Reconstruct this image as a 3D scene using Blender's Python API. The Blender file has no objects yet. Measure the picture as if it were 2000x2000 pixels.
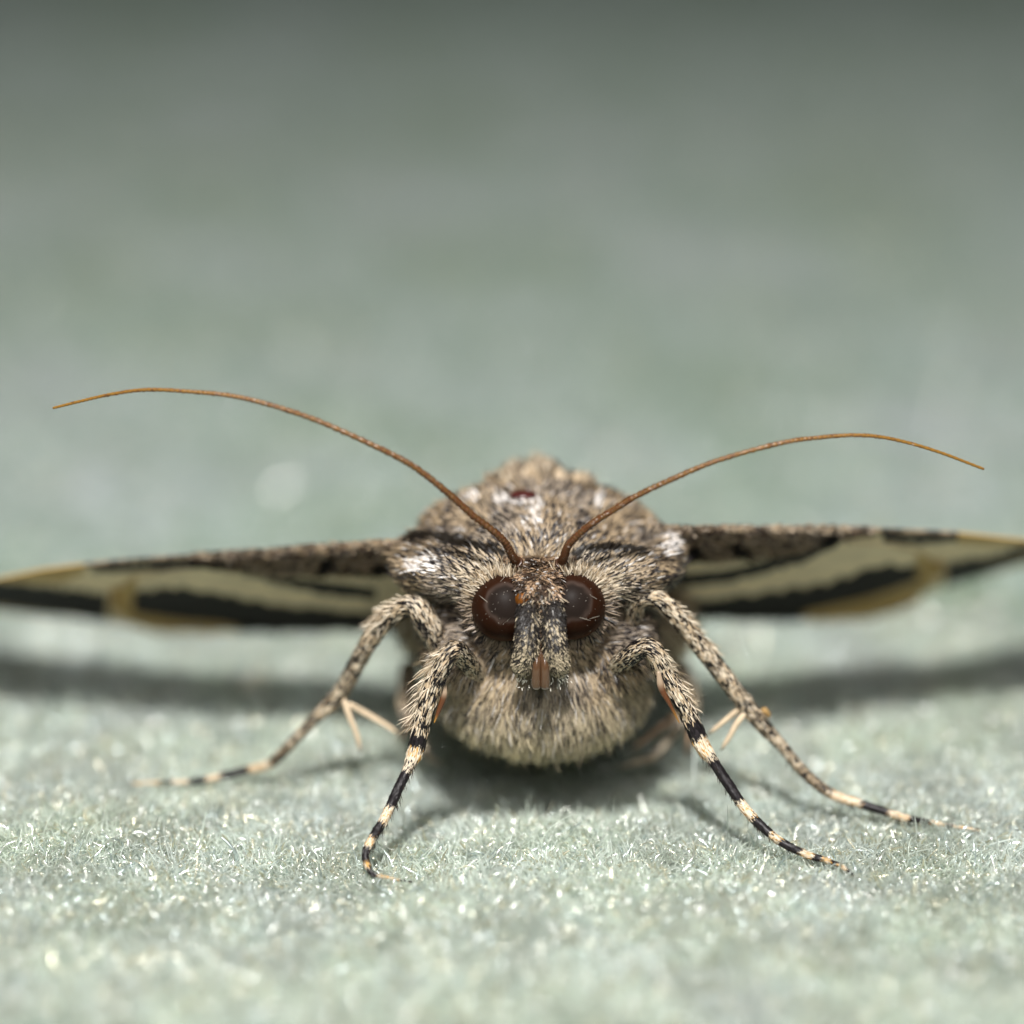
import bpy, bmesh, math, random
import numpy as np
from mathutils import Vector, Matrix

rng = np.random.default_rng(7)
random.seed(7)
sc = bpy.context.scene
COL = sc.collection

# ------------------------------------------------------------------ camera
PITCH = math.radians(18.0)
CAM = np.array([0.0, -52.3, 23.6])
FWD = np.array([0.0, math.cos(PITCH), -math.sin(PITCH)])
UP = np.array([0.0, math.sin(PITCH), math.cos(PITCH)])
RIGHT = np.array([1.0, 0.0, 0.0])
K = 100.0 / 36.0 * 2000.0
cam_d = bpy.data.cameras.new('camera')
cam_d.lens = 100.0
cam_d.sensor_width = 36.0
cam_d.clip_start = 1.0
cam_d.clip_end = 2000.0
cam_d.dof.use_dof = True
cam_d.dof.focus_distance = 55.45
cam_d.dof.aperture_fstop = 0.030
cam = bpy.data.objects.new('camera', cam_d)
cam.location = CAM
cam.rotation_euler = (math.pi / 2 - PITCH, 0, 0)
COL.objects.link(cam)
sc.camera = cam

# ------------------------------------------------------------------ world, lamps, exposure
W = bpy.data.worlds.new('World')
sc.world = W
W.use_nodes = True
W.node_tree.nodes['Background'].inputs[0].default_value = (0.90, 0.95, 1.0, 1)
W.node_tree.nodes['Background'].inputs[1].default_value = 0.045

def area(name, loc, target, size, energy, color=(1, 1, 1), spread=180):
    l = bpy.data.lights.new(name, 'AREA')
    l.shape = 'DISK'
    l.size = size
    l.energy = energy
    l.spread = math.radians(spread)
    l.color = color
    o = bpy.data.objects.new(name, l)
    o.location = loc
    d = Vector(target) - Vector(loc)
    o.rotation_euler = d.to_track_quat('-Z', 'Y').to_euler()
    COL.objects.link(o)
    return o

area('flash_lamp', (-5.0, -77.0, 126.0), (0, 10, 0), 12.0, 238000, (1.0, 0.98, 0.955), 140)
area('front_fill', (4.0, -120.0, 82.0), (0, 0, 3), 44.0, 15500, (1.0, 0.98, 0.96), 90)  # added fill lamp, lifts the chest and wing undersides

sc.view_settings.view_transform = 'Standard'
sc.view_settings.look = 'None'
sc.view_settings.exposure = 0.0
sc.view_settings.gamma = 1.0
sc.cycles.use_denoising = True
sc.cycles.denoising_prefilter = 'ACCURATE'
sc.cycles.sample_clamp_indirect = 6.0
sc.cycles.sample_clamp_direct = 0.0
sc.cycles.max_bounces = 8

# ------------------------------------------------------------------ helpers
def P(px, py, Y):
    """point on the vertical plane y = Y seen at (px, py) of the 2000 px photograph"""
    px = np.asarray(px, float); py = np.asarray(py, float); Y = np.asarray(Y, float)
    d = FWD * K + RIGHT * (px - 1000)[..., None] + UP * (1000 - py)[..., None]
    s = (Y - CAM[1]) / d[..., 1]
    return CAM + d * s[..., None]

def Pz(px, py, z):
    d = FWD * K + RIGHT * (px - 1000) + UP * (1000 - py)
    return CAM + d * ((z - CAM[2]) / d[2])

def proj(p):
    v = p - CAM
    z = v @ FWD
    return 1000 + K * (v @ RIGHT) / z, 1000 - K * (v @ UP) / z

def nrm(v):
    return v / np.maximum(np.linalg.norm(v, axis=-1, keepdims=True), 1e-9)

def sstep(a, b, x):
    t = np.clip((x - a) / (b - a), 0, 1)
    return t * t * (3 - 2 * t)

def hash3(i, j, k, seed):
    h = (i.astype(np.int64) * 374761393 + j.astype(np.int64) * 668265263 + k.astype(np.int64) * 2147483647 + seed * 1274126177) & 0xffffffff
    h = ((h ^ (h >> 13)) * 1274126177) & 0xffffffff
    h = (h ^ (h >> 16)) & 0xffffffff
    return h.astype(float) / 0xffffffff

def noise(p, scale=1.0, seed=0):
    """value noise 0..1 at points (N,3)"""
    q = np.asarray(p, float) * scale
    i = np.floor(q)
    f = q - i
    f = f * f * (3 - 2 * f)
    i = i.astype(np.int64)
    r = 0
    for a in (0, 1):
        for b in (0, 1):
            for c in (0, 1):
                w = (f[..., 0] if a else 1 - f[..., 0]) * (f[..., 1] if b else 1 - f[..., 1]) * (f[..., 2] if c else 1 - f[..., 2])
                r = r + w * hash3(i[..., 0] + a, i[..., 1] + b, i[..., 2] + c, seed)
    return r

def fbm(p, scale=1.0, seed=0, oct=3):
    r = 0; a = 0.5; t = 0
    for k in range(oct):
        r = r + a * noise(p, scale * 2 ** k, seed + k * 17); t += a; a *= 0.5
    return r / t

def make_mesh(name, verts, faces, cols=None, smooth=True):
    """faces: (N, k) int array or list of such arrays"""
    if not isinstance(faces, list):
        faces = [faces]
    faces = [np.asarray(f) for f in faces if len(f)]
    me = bpy.data.meshes.new(name)
    verts = np.asarray(verts, np.float32).reshape(-1, 3)
    nl = sum(f.size for f in faces); nf = sum(len(f) for f in faces)
    me.vertices.add(len(verts)); me.loops.add(nl); me.polygons.add(nf)
    me.vertices.foreach_set('co', verts.ravel())
    me.loops.foreach_set('vertex_index', np.concatenate([f.ravel() for f in faces]).astype(np.int32))
    tot = np.concatenate([np.full(len(f), f.shape[1]) for f in faces])
    st = np.concatenate([[0], np.cumsum(tot)[:-1]]).astype(np.int32)
    me.polygons.foreach_set('loop_start', st)
    me.polygons.foreach_set('use_smooth', np.full(nf, smooth))
    if cols is not None:
        c = np.ones((len(verts), 4), np.float32)
        c[:, :3] = np.asarray(cols).reshape(-1, 3)
        at = me.attributes.new('Col', 'FLOAT_COLOR', 'POINT')
        at.data.foreach_set('color', c.ravel())
    me.update(calc_edges=True)
    me.validate()
    return me

def link(name, me, mat, parent=None, **props):
    o = bpy.data.objects.new(name, me)
    if mat: me.materials.append(mat)
    COL.objects.link(o)
    if parent: o.parent = parent
    for k, v in props.items(): o[k] = v
    return o

def strips(root, d, n, L, Wd, cols, bend=0.0, rise=0.0, prof=(0.75, 1.0, 0.9, 0.3), roll=0.5, wob=0.0):
    """flat scale-like hairs: root, direction, surface normal; cols list of (N,3) along the hair"""
    N = len(root); S = len(cols)
    L = np.broadcast_to(L, (N,))[:, None]; Wd = np.broadcast_to(Wd, (N,))[:, None]
    bend = np.broadcast_to(bend, (N,))[:, None]
    w = nrm(np.cross(d, n))
    a = (rng.normal(0, roll, N))[:, None]
    w = w * np.cos(a) + np.cross(d, w) * np.sin(a)
    wb = rng.normal(0, wob, (N, 3)) if wob else 0
    V = np.zeros((N, S, 2, 3)); C = np.zeros((N, S, 2, 3))
    pr = np.interp(np.linspace(0, 1, S), np.linspace(0, 1, len(prof)), prof)
    for k in range(S):
        t = k / (S - 1)
        p = root + d * L * t + n * L * (rise * t - bend * t * t) + wb * L * t * t
        V[:, k, 0] = p - w * Wd * 0.5 * pr[k]
        V[:, k, 1] = p + w * Wd * 0.5 * pr[k]
        C[:, k, 0] = cols[k]; C[:, k, 1] = cols[k]
    base = (np.arange(N) * S * 2)[:, None]
    F = []
    for k in range(S - 1):
        F.append(base + np.array([2 * k, 2 * k + 1, 2 * k + 3, 2 * k + 2]))
    return V.reshape(-1, 3), np.stack(F, 1).reshape(-1, 4), C.reshape(-1, 3)

class Bag:
    def __init__(s): s.v = []; s.f = []; s.c = []; s.n = 0
    def add(s, v, f, c):
        s.v.append(v); s.f.append(f + s.n); s.c.append(c); s.n += len(v)
    def mesh(s, name, smooth=True):
        return make_mesh(name, np.concatenate(s.v), np.concatenate(s.f), np.concatenate(s.c), smooth)

def catmull(pts, n):
    """pts (M,D) -> n samples, and the fractional control index u"""
    pts = np.asarray(pts, float); M = len(pts)
    u = np.linspace(0, M - 1, n)
    i = np.minimum(u.astype(int), M - 2); t = (u - i)[:, None]
    e = np.vstack([2 * pts[0] - pts[1], pts, 2 * pts[-1] - pts[-2]])
    p0, p1, p2, p3 = e[i], e[i + 1], e[i + 2], e[i + 3]
    r = 0.5 * ((2 * p1) + (-p0 + p2) * t + (2 * p0 - 5 * p1 + 4 * p2 - p3) * t ** 2 + (-p0 + 3 * p1 - 3 * p2 + p3) * t ** 3)
    return r, u

def frames(path):
    T = nrm(np.gradient(path, axis=0))
    ref = np.tile(np.array([0.0, 1.0, 0.0]), (len(path), 1))
    A = nrm(np.cross(T, ref)); B = np.cross(A, T)       # B points away from the camera, A to one side
    return T, A, B

def tube(path, rad, sides=14, flat=1.0, cap=True):
    T, A, B = frames(path)
    n = len(path)
    th = np.linspace(0, 2 * np.pi, sides, endpoint=False)
    ring = A[:, None] * np.cos(th)[None, :, None] + B[:, None] * (np.sin(th) * flat)[None, :, None]
    V = path[:, None] + ring * np.asarray(rad)[:, None, None]
    idx = np.arange(n * sides).reshape(n, sides)
    F = np.stack([idx[:-1], np.roll(idx[:-1], -1, 1), np.roll(idx[1:], -1, 1), idx[1:]], -1).reshape(-1, 4)
    V = V.reshape(-1, 3)
    if cap:
        c0 = len(V); V = np.vstack([V, path[:1] - T[:1] * rad[0] * .5, path[-1:] + T[-1:] * rad[-1] * .5])
        r0 = idx[0]; r1 = idx[-1]
        F = np.vstack([F, np.stack([r0, np.roll(r0, 1), np.full(sides, c0), np.full(sides, c0)], -1)])
        F = np.vstack([F, np.stack([r1, np.roll(r1, -1), np.full(sides, c0 + 1), np.full(sides, c0 + 1)], -1)])
        tri = F[F[:, 2] == F[:, 3]][:, :3]; F = F[F[:, 2] != F[:, 3]]
        return V, [F, tri]
    return V, [F]

# ------------------------------------------------------------------ materials
def mat_attr(name, rough=0.45, spec=0.5, transl=0.0, coat=0.0, bump=0.0, bump_scale=20):
    m = bpy.data.materials.new(name); m.use_nodes = True
    nt = m.node_tree; b = nt.nodes['Principled BSDF']; out = nt.nodes['Material Output']
    a = nt.nodes.new('ShaderNodeAttribute'); a.attribute_name = 'Col'
    nt.links.new(a.outputs['Color'], b.inputs['Base Color'])
    b.inputs['Roughness'].default_value = rough
    b.inputs['Specular IOR Level'].default_value = spec
    b.inputs['Coat Weight'].default_value = coat
    b.inputs['Coat Roughness'].default_value = 0.15
    if bump:
        nz = nt.nodes.new('ShaderNodeTexNoise'); nz.inputs['Scale'].default_value = bump_scale
        bp = nt.nodes.new('ShaderNodeBump'); bp.inputs['Strength'].default_value = bump; bp.inputs['Distance'].default_value = 0.05
        tc = nt.nodes.new('ShaderNodeTexCoord')
        nt.links.new(tc.outputs['Object'], nz.inputs['Vector'])
        nt.links.new(nz.outputs['Fac'], bp.inputs['Height']); nt.links.new(bp.outputs['Normal'], b.inputs['Normal'])
    if transl:
        t = nt.nodes.new('ShaderNodeBsdfTranslucent'); mx = nt.nodes.new('ShaderNodeMixShader'); mx.inputs[0].default_value = transl
        nt.links.new(a.outputs['Color'], t.inputs['Color'])
        nt.links.new(b.outputs[0], mx.inputs[1]); nt.links.new(t.outputs[0], mx.inputs[2]); nt.links.new(mx.outputs[0], out.inputs['Surface'])
    return m

def mat_flat(name, col, rough=0.4, spec=0.5, bump=0.0, bump_scale=15, sub=0.0):
    m = bpy.data.materials.new(name); m.use_nodes = True
    nt = m.node_tree; b = nt.nodes['Principled BSDF']
    nz = nt.nodes.new('ShaderNodeTexNoise'); nz.inputs['Scale'].default_value = bump_scale; nz.inputs['Detail'].default_value = 4
    tc = nt.nodes.new('ShaderNodeTexCoord'); nt.links.new(tc.outputs['Object'], nz.inputs['Vector'])
    rp = nt.nodes.new('ShaderNodeValToRGB')
    rp.color_ramp.elements[0].position = 0.3; rp.color_ramp.elements[1].position = 0.7
    rp.color_ramp.elements[0].color = (*[c * 0.7 for c in col], 1); rp.color_ramp.elements[1].color = (*[min(1, c * 1.25) for c in col], 1)
    nt.links.new(nz.outputs['Fac'], rp.inputs[0]); nt.links.new(rp.outputs[0], b.inputs['Base Color'])
    b.inputs['Roughness'].default_value = rough; b.inputs['Specular IOR Level'].default_value = spec
    if bump:
        bp = nt.nodes.new('ShaderNodeBump'); bp.inputs['Strength'].default_value = bump; bp.inputs['Distance'].default_value = 0.03
        nt.links.new(nz.outputs['Fac'], bp.inputs['Height']); nt.links.new(bp.outputs['Normal'], b.inputs['Normal'])
    return m

M_fur = mat_attr('moth_fur', 0.42, 0.28, 0.15)
M_scale = mat_attr('moth_scales', 0.42, 0.28, 0.1)
M_cuticle = mat_attr('moth_cuticle', 0.38, 0.5)
M_wing = mat_attr('wing_membrane', 0.6, 0.25, 0.12, bump=0.5, bump_scale=14)
M_body = mat_flat('body_skin', (0.11, 0.075, 0.042), 0.5, 0.4, 0.5, 6)
M_eye = mat_attr('eye_cornea', 0.42, 0.04, bump=0.05, bump_scale=60)
M_amber = mat_flat('amber_cuticle', (0.15, 0.048, 0.004), 0.45, 0.3, 0.2, 12)
M_maroon = mat_flat('maroon_cuticle', (0.055, 0.010, 0.008), 0.3, 0.5, 0.2, 10)
M_prob = mat_attr('proboscis_cuticle', 0.2, 0.9)
M_dust = mat_flat('pollen_dust', (0.75, 0.7, 0.58), 0.5, 0.4)

TAN = np.array([0.47, 0.36, 0.235]); TAN2 = np.array([0.34, 0.25, 0.15]); CREAM = np.array([0.69, 0.59, 0.45])
BLACK = np.array([0.011, 0.009, 0.010]); WHITE = np.array([0.78, 0.74, 0.70]); GREY = np.array([0.24, 0.205, 0.17])
BROWN = np.array([0.085, 0.055, 0.038]); ORANGE = np.array([0.62, 0.34, 0.08])

# ------------------------------------------------------------------ ground: pale woolly surface
GN = lambda x, y: (fbm(np.stack([x, y, 0 * x], -1), 0.22, 5, 2) - 0.5) * 0.5 + (fbm(np.stack([x, y, 0 * x], -1), 0.9, 9, 2) - 0.5) * 0.16
def ground_z(x, y):
    dip = np.exp(-((x - 0.6) / 2.9) ** 4 - ((y - 3.2) / 2.3) ** 4)
    lip = np.exp(-((x - 0.9) / 2.2) ** 4 - ((y + 0.1) / 0.7) ** 2)
    trough = np.exp(-((y - 6.5) / 1.1) ** 4 - ((x - 0.5) / 9.5) ** 4)
    return GN(x, y) - 0.12 - 0.85 * dip + 0.14 * lip - 0.5 * trough * (1 - dip)

gx = np.concatenate([np.linspace(-260, -32, 30)[:-1], np.linspace(-32, 32, 170), np.linspace(32, 260, 30)[1:]])
gy = np.concatenate([np.linspace(-40, -14, 20)[:-1], np.linspace(-14, 30, 130), np.linspace(30, 420, 120)[1:]])
X, Y = np.meshgrid(gx, gy)
V = np.stack([X, Y, ground_z(X, Y)], -1).reshape(-1, 3)
idx = np.arange(X.size).reshape(X.shape)
F = np.stack([idx[:-1, :-1], idx[:-1, 1:], idx[1:, 1:], idx[1:, :-1]], -1).reshape(-1, 4)
gm = bpy.data.materials.new('woolly_ground'); gm.use_nodes = True
nt = gm.node_tree; b = nt.nodes['Principled BSDF']; b.inputs['Roughness'].default_value = 0.8; b.inputs['Specular IOR Level'].default_value = 0.2
tc = nt.nodes.new('ShaderNodeTexCoord')
def nz_(scale, detail=3):
    n = nt.nodes.new('ShaderNodeTexNoise'); n.inputs['Scale'].default_value = scale; n.inputs['Detail'].default_value = detail
    nt.links.new(tc.outputs['Object'], n.inputs['Vector']); return n
def ramp_(n, stops):
    r = nt.nodes.new('ShaderNodeValToRGB'); e = r.color_ramp.elements
    e[0].position, e[0].color = stops[0][0], (*stops[0][1], 1); e[1].position, e[1].color = stops[-1][0], (*stops[-1][1], 1)
    for p, c in stops[1:-1]:
        x = e.new(p); x.color = (*c, 1)
    nt.links.new(n.outputs['Fac'], r.inputs[0]); return r
n1 = nz_(0.11, 3); r1 = ramp_(n1, [(0.32, (0.235, 0.30, 0.225)), (0.5, (0.30, 0.37, 0.335)), (0.68, (0.39, 0.43, 0.44))])
n2 = nz_(0.9, 4); r2 = ramp_(n2, [(0.3, (0.66, 0.72, 0.60)), (0.7, (1.2, 1.17, 1.2))])
mx = nt.nodes.new('ShaderNodeMix'); mx.data_type = 'RGBA'; mx.blend_type = 'MULTIPLY'; mx.inputs['Factor'].default_value = 0.95
nt.links.new(r1.outputs[0], mx.inputs['A']); nt.links.new(r2.outputs[0], mx.inputs['B']); nt.links.new(mx.outputs['Result'], b.inputs['Base Color'])
n3 = nz_(7, 5); bp = nt.nodes.new('ShaderNodeBump'); bp.inputs['Strength'].default_value = 0.8; bp.inputs['Distance'].default_value = 0.25
nt.links.new(n3.outputs['Fac'], bp.inputs['Height']); nt.links.new(bp.outputs['Normal'], b.inputs['Normal'])
link('ground', make_mesh('ground', V, F), gm, kind='structure')

# the woolly hairs
def fuzz(n, x0, x1, y0, y1, L, Wd, S=5, fan=0.0, glassy=0.0):
    y = rng.uniform(y0, y1, n)
    x = rng.uniform(x0, x1, n)
    if fan:   # widen with distance so the far field stays covered
        x = x * (1 + np.maximum(y, 0) * fan)
    # tufts: hairs gather in small clumps
    p0 = np.stack([x, y, 0 * x], -1)
    cl = fbm(p0, 1.3, 31, 2)
    keep = rng.uniform(0, 1, n) < np.clip(0.25 + 1.5 * (cl - 0.2), 0.12, 1)
    x, y, p0 = x[keep], y[keep], p0[keep]; N = len(x)
    root = np.stack([x, y, ground_z(x, y) + (0.10 if glassy else 0.0)], -1)
    az = noise(p0, 0.8, 71) * 8 + rng.normal(0, 1.3, N)
    el = np.clip(rng.normal(0.36, 0.45, N), 0.02, 1.45)
    d = np.stack([np.cos(az) * np.cos(el), np.sin(az) * np.cos(el), np.sin(el)], -1)
    Ls = L * rng.lognormal(0, 0.35, N)
    Ws = Wd * rng.uniform(0.6, 1.3, N) * np.where(rng.uniform(0, 1, N) < 0.08, 1.7, 1)
    gl = (rng.uniform(0, 1, N) < 0.06) * 0.6 + glassy
    curl = rng.normal(0, 1.0, (N, 3)) * 1.6; curl[:, 2] -= 0.25
    w = nrm(np.cross(d, rng.normal(0, 1, (N, 3))))
    hue = np.clip(fbm(p0, 0.5, 41, 2) * 1.2 - 0.1 + rng.normal(0, 0.13, N), 0, 1)[:, None]
    tip = np.array([0.64, 0.71, 0.63]) * (1 - hue) + np.array([0.74, 0.795, 0.81]) * hue
    lump = fbm(p0, 1.0, 77, 2)
    if glassy: q_ = rng.uniform(0, 1, (N, 1)); tip = np.where(q_ < .25, np.array([0.98, 0.91, 0.76]), np.where(q_ < .5, np.array([0.82, 0.91, 0.98]), np.array([0.97, 0.97, 0.96]))); lump = 0.8 + 0 * lump  # warm and cool tints imitate colour-fringed glints
    tip = tip * (rng.uniform(0.75, 1.12, N) * (0.86 + 0.26 * sstep(0.3, 0.7, lump)))[:, None]
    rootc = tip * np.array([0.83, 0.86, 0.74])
    Pp = np.zeros((N, S, 3)); C = np.zeros((N, S, 3)); R = np.zeros((N, S))
    pos = root.copy(); dd = d.copy()
    prof = np.interp(np.linspace(0, 1, S), [0, .6, 1], [1, .9, .35])
    for k in range(S):
        t = k / (S - 1)
        Pp[:, k] = pos; R[:, k] = Ws * prof[k] * .5
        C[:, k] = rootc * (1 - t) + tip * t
        pos = pos + dd * (Ls / (S - 1))[:, None]
        dd = nrm(dd + curl * (2.0 / S))
        low = pos[:, 2] < ground_z(pos[:, 0], pos[:, 1]) + 0.02
        dd[low, 2] = np.abs(dd[low, 2]) * 0.6
    return N, S, Pp.reshape(-1, 3), C.reshape(-1, 3), R.ravel(), np.minimum(gl, 1)

M_fuzz = mat_attr('woolly_hair', 0.27, 1.0, 0.38)
sets = [fuzz(270000, -11.5, 11.5, -8.5, 3.5, 0.34, 0.021, 6), fuzz(55000, -12.5, 12.5, 3.5, 12, 0.42, 0.032, 5),
        fuzz(2500, -11.5, 11.5, -8.5, 3.5, 0.45, 0.018, 8),
        fuzz(54000, -11.5, 11.5, -8.5, 3.5, 0.24, 0.036, 7, 0, 0.85), fuzz(12000, -12, 12, 3.5, 14, 0.27, 0.06, 6, 0, 0.85), fuzz(3500, -14, 14, 14, 80, 0.4, 0.11, 6, 0.013, 0.85), fuzz(20000, -14, 14, 12, 110, 0.6, 0.055, 4, 0.013), fuzz(16000, -12, 12, -14, -8.5, 0.45, 0.035, 5)]
hc = bpy.data.hair_curves.new('ground_fuzz')
hc.add_curves([S for N, S, *_r in sets for _ in range(N)])
hc.position_data.foreach_set('vector', np.concatenate([x[2] for x in sets]).astype(np.float32).ravel())
ra = hc.attributes.get('radius') or hc.attributes.new('radius', 'FLOAT', 'POINT')
ra.data.foreach_set('value', np.concatenate([x[4] for x in sets]).astype(np.float32))
# one colour per hair (its middle point)
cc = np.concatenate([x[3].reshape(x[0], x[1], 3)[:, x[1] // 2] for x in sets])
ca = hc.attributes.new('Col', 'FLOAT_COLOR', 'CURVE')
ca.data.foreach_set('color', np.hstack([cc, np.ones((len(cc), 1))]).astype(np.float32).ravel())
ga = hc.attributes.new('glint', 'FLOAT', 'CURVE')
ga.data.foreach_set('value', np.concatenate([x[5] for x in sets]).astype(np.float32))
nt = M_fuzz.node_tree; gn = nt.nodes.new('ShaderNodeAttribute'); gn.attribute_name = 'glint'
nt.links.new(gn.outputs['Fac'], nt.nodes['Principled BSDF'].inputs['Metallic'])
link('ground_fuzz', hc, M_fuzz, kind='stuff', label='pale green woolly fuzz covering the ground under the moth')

# ------------------------------------------------------------------ the moth
moth = bpy.data.objects.new('moth', None); COL.objects.link(moth)
moth.location = (0.5, 2.5, 0.0)
moth['label'] = 'speckled brown furry moth with outspread banded wings standing on pale woolly ground'
moth['category'] = 'moth'
INV = Matrix.Translation((-0.5, -2.5, 0.0))
def part(name, me, mat, parent=None, **kw):
    if parent is None:                        # part of the moth: keep world coordinates
        me.transform(INV)
        return link(name, me, mat, moth, **kw)
    me.transform(INV)                          # sub-parts share their part's origin
    return link(name, me, mat, parent, **kw)

# --- body: one continuous skin
ELL = [  # centre, radii
    ((0.50, 2.7, 3.65), (2.45, 2.5, 2.45)),      # thorax
    ((0.40, 4.3, 5.42), (0.72, 1.1, 0.76)),
    ((0.55, 3.1, 5.00), (2.50, 1.5, 1.20)),      # crest on the back
    ((0.50, 3.2, 5.15), (1.65, 1.5, 0.85)),
    ((0.52, 2.5, 4.65), (2.75, 1.6, 1.20)),
    ((0.52, 1.75, 5.15), (1.55, 1.0, 0.75)),     # upper collar
    ((-0.85, 1.10, 4.95), (1.15, 0.75, 0.60)),   # collar lobes
    ((1.92, 1.10, 4.95), (1.15, 0.75, 0.60)),
    ((-1.75, 2.0, 4.85), (0.65, 1.1, 0.62)),     # tegulae at the wing roots
    ((2.90, 2.0, 4.95), (0.55, 1.1, 0.60)),
    ((0.52, 0.75, 4.55), (0.85, 0.80, 0.90)),    # head
    ((0.53, 0.10, 4.95), (0.62, 0.62, 0.48)),
    ((0.53, 0.00, 4.50), (0.46, 0.50, 0.60)),
    ((0.62, 1.60, 2.45), (2.18, 1.50, 1.60)),    # chest
    ((0.60, 3.6, 1.95), (1.75, 2.0, 1.10)),
    ((0.72, 5.2, 2.5), (3.15, 2.3, 1.60)),
    ((0.75, 8.5, 2.3), (1.9, 5.0, 1.6)),         # abdomen
    ((-0.95, 0.95, 3.25), (0.55, 0.75, 0.75)),   # front coxae
    ((2.10, 0.95, 3.25), (0.55, 0.75, 0.75)),
    ((-1.35, 1.15, 3.35), (0.38, 0.55, 0.75)),
    ((2.50, 1.25, 3.35), (0.36, 0.55, 0.75)),
]
bm = bmesh.new()
for c, r in ELL:
    bmesh.ops.create_icosphere(bm, subdivisions=4, radius=1.0, matrix=Matrix.Translation(c) @ Matrix.Diagonal((*r, 1)))
tmp = bpy.data.meshes.new('tmp'); bm.to_mesh(tmp); bm.free()
to = bpy.data.objects.new('tmp', tmp); COL.objects.link(to)
md = to.modifiers.new('r', 'REMESH'); md.mode = 'VOXEL'; md.voxel_size = 0.085
sm = to.modifiers.new('s', 'SMOOTH'); sm.factor = 0.5; sm.iterations = 5
dg = bpy.context.evaluated_depsgraph_get()
bme = bpy.data.meshes.new_from_object(to.evaluated_get(dg)); bme.name = 'body'
bpy.data.objects.remove(to); bpy.data.meshes.remove(tmp)
for p in bme.polygons: p.use_smooth = True
bme.materials.clear()
bme.calc_loop_triangles()
bv = np.empty(len(bme.vertices) * 3, np.float32); bme.vertices.foreach_get('co', bv); bv = bv.reshape(-1, 3).astype(float)
bnv = np.empty(len(bme.vertices) * 3, np.float32); bme.vertices.foreach_get('normal', bnv); bnv = bnv.reshape(-1, 3).astype(float)
bt = np.empty(len(bme.loop_triangles) * 3, np.int32); bme.loop_triangles.foreach_get('vertices', bt); bt = bt.reshape(-1, 3)
body = part('body', bme, M_body)

# --- eyes
EYES = [(P(987, 1187, 0.12), 0.66, -1), (P(1117, 1184, 0.12), 0.655, 1)]

def sample_body(n, ymax, wfun):
    a, b_, c = bv[bt[:, 0]], bv[bt[:, 1]], bv[bt[:, 2]]
    ar = np.linalg.norm(np.cross(b_ - a, c - a), axis=1) * 0.5
    cen = (a + b_ + c) / 3
    w = ar * wfun(cen); w[cen[:, 1] > ymax] = 0
    t = rng.choice(len(bt), n, p=w / w.sum())
    u = rng.uniform(0, 1, (n, 2)); fl = u.sum(1) > 1; u[fl] = 1 - u[fl]
    u0 = u[:, :1]; u1 = u[:, 1:]
    p = a[t] * (1 - u0 - u1) + b_[t] * u0 + c[t] * u1
    nn = nrm(bnv[bt[t, 0]] * (1 - u0 - u1) + bnv[bt[t, 1]] * u0 + bnv[bt[t, 2]] * u1)
    return p, nn

def seg_dist(px, py, pts):
    d = np.full(len(px), 1e9)
    for (x0, y0), (x1, y1) in zip(pts[:-1], pts[1:]):
        vx, vy = x1 - x0, y1 - y0; L2 = vx * vx + vy * vy
        t = np.clip(((px - x0) * vx + (py - y0) * vy) / L2, 0, 1)
        d = np.minimum(d, np.hypot(px - x0 - t * vx, py - y0 - t * vy))
    return d

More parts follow.
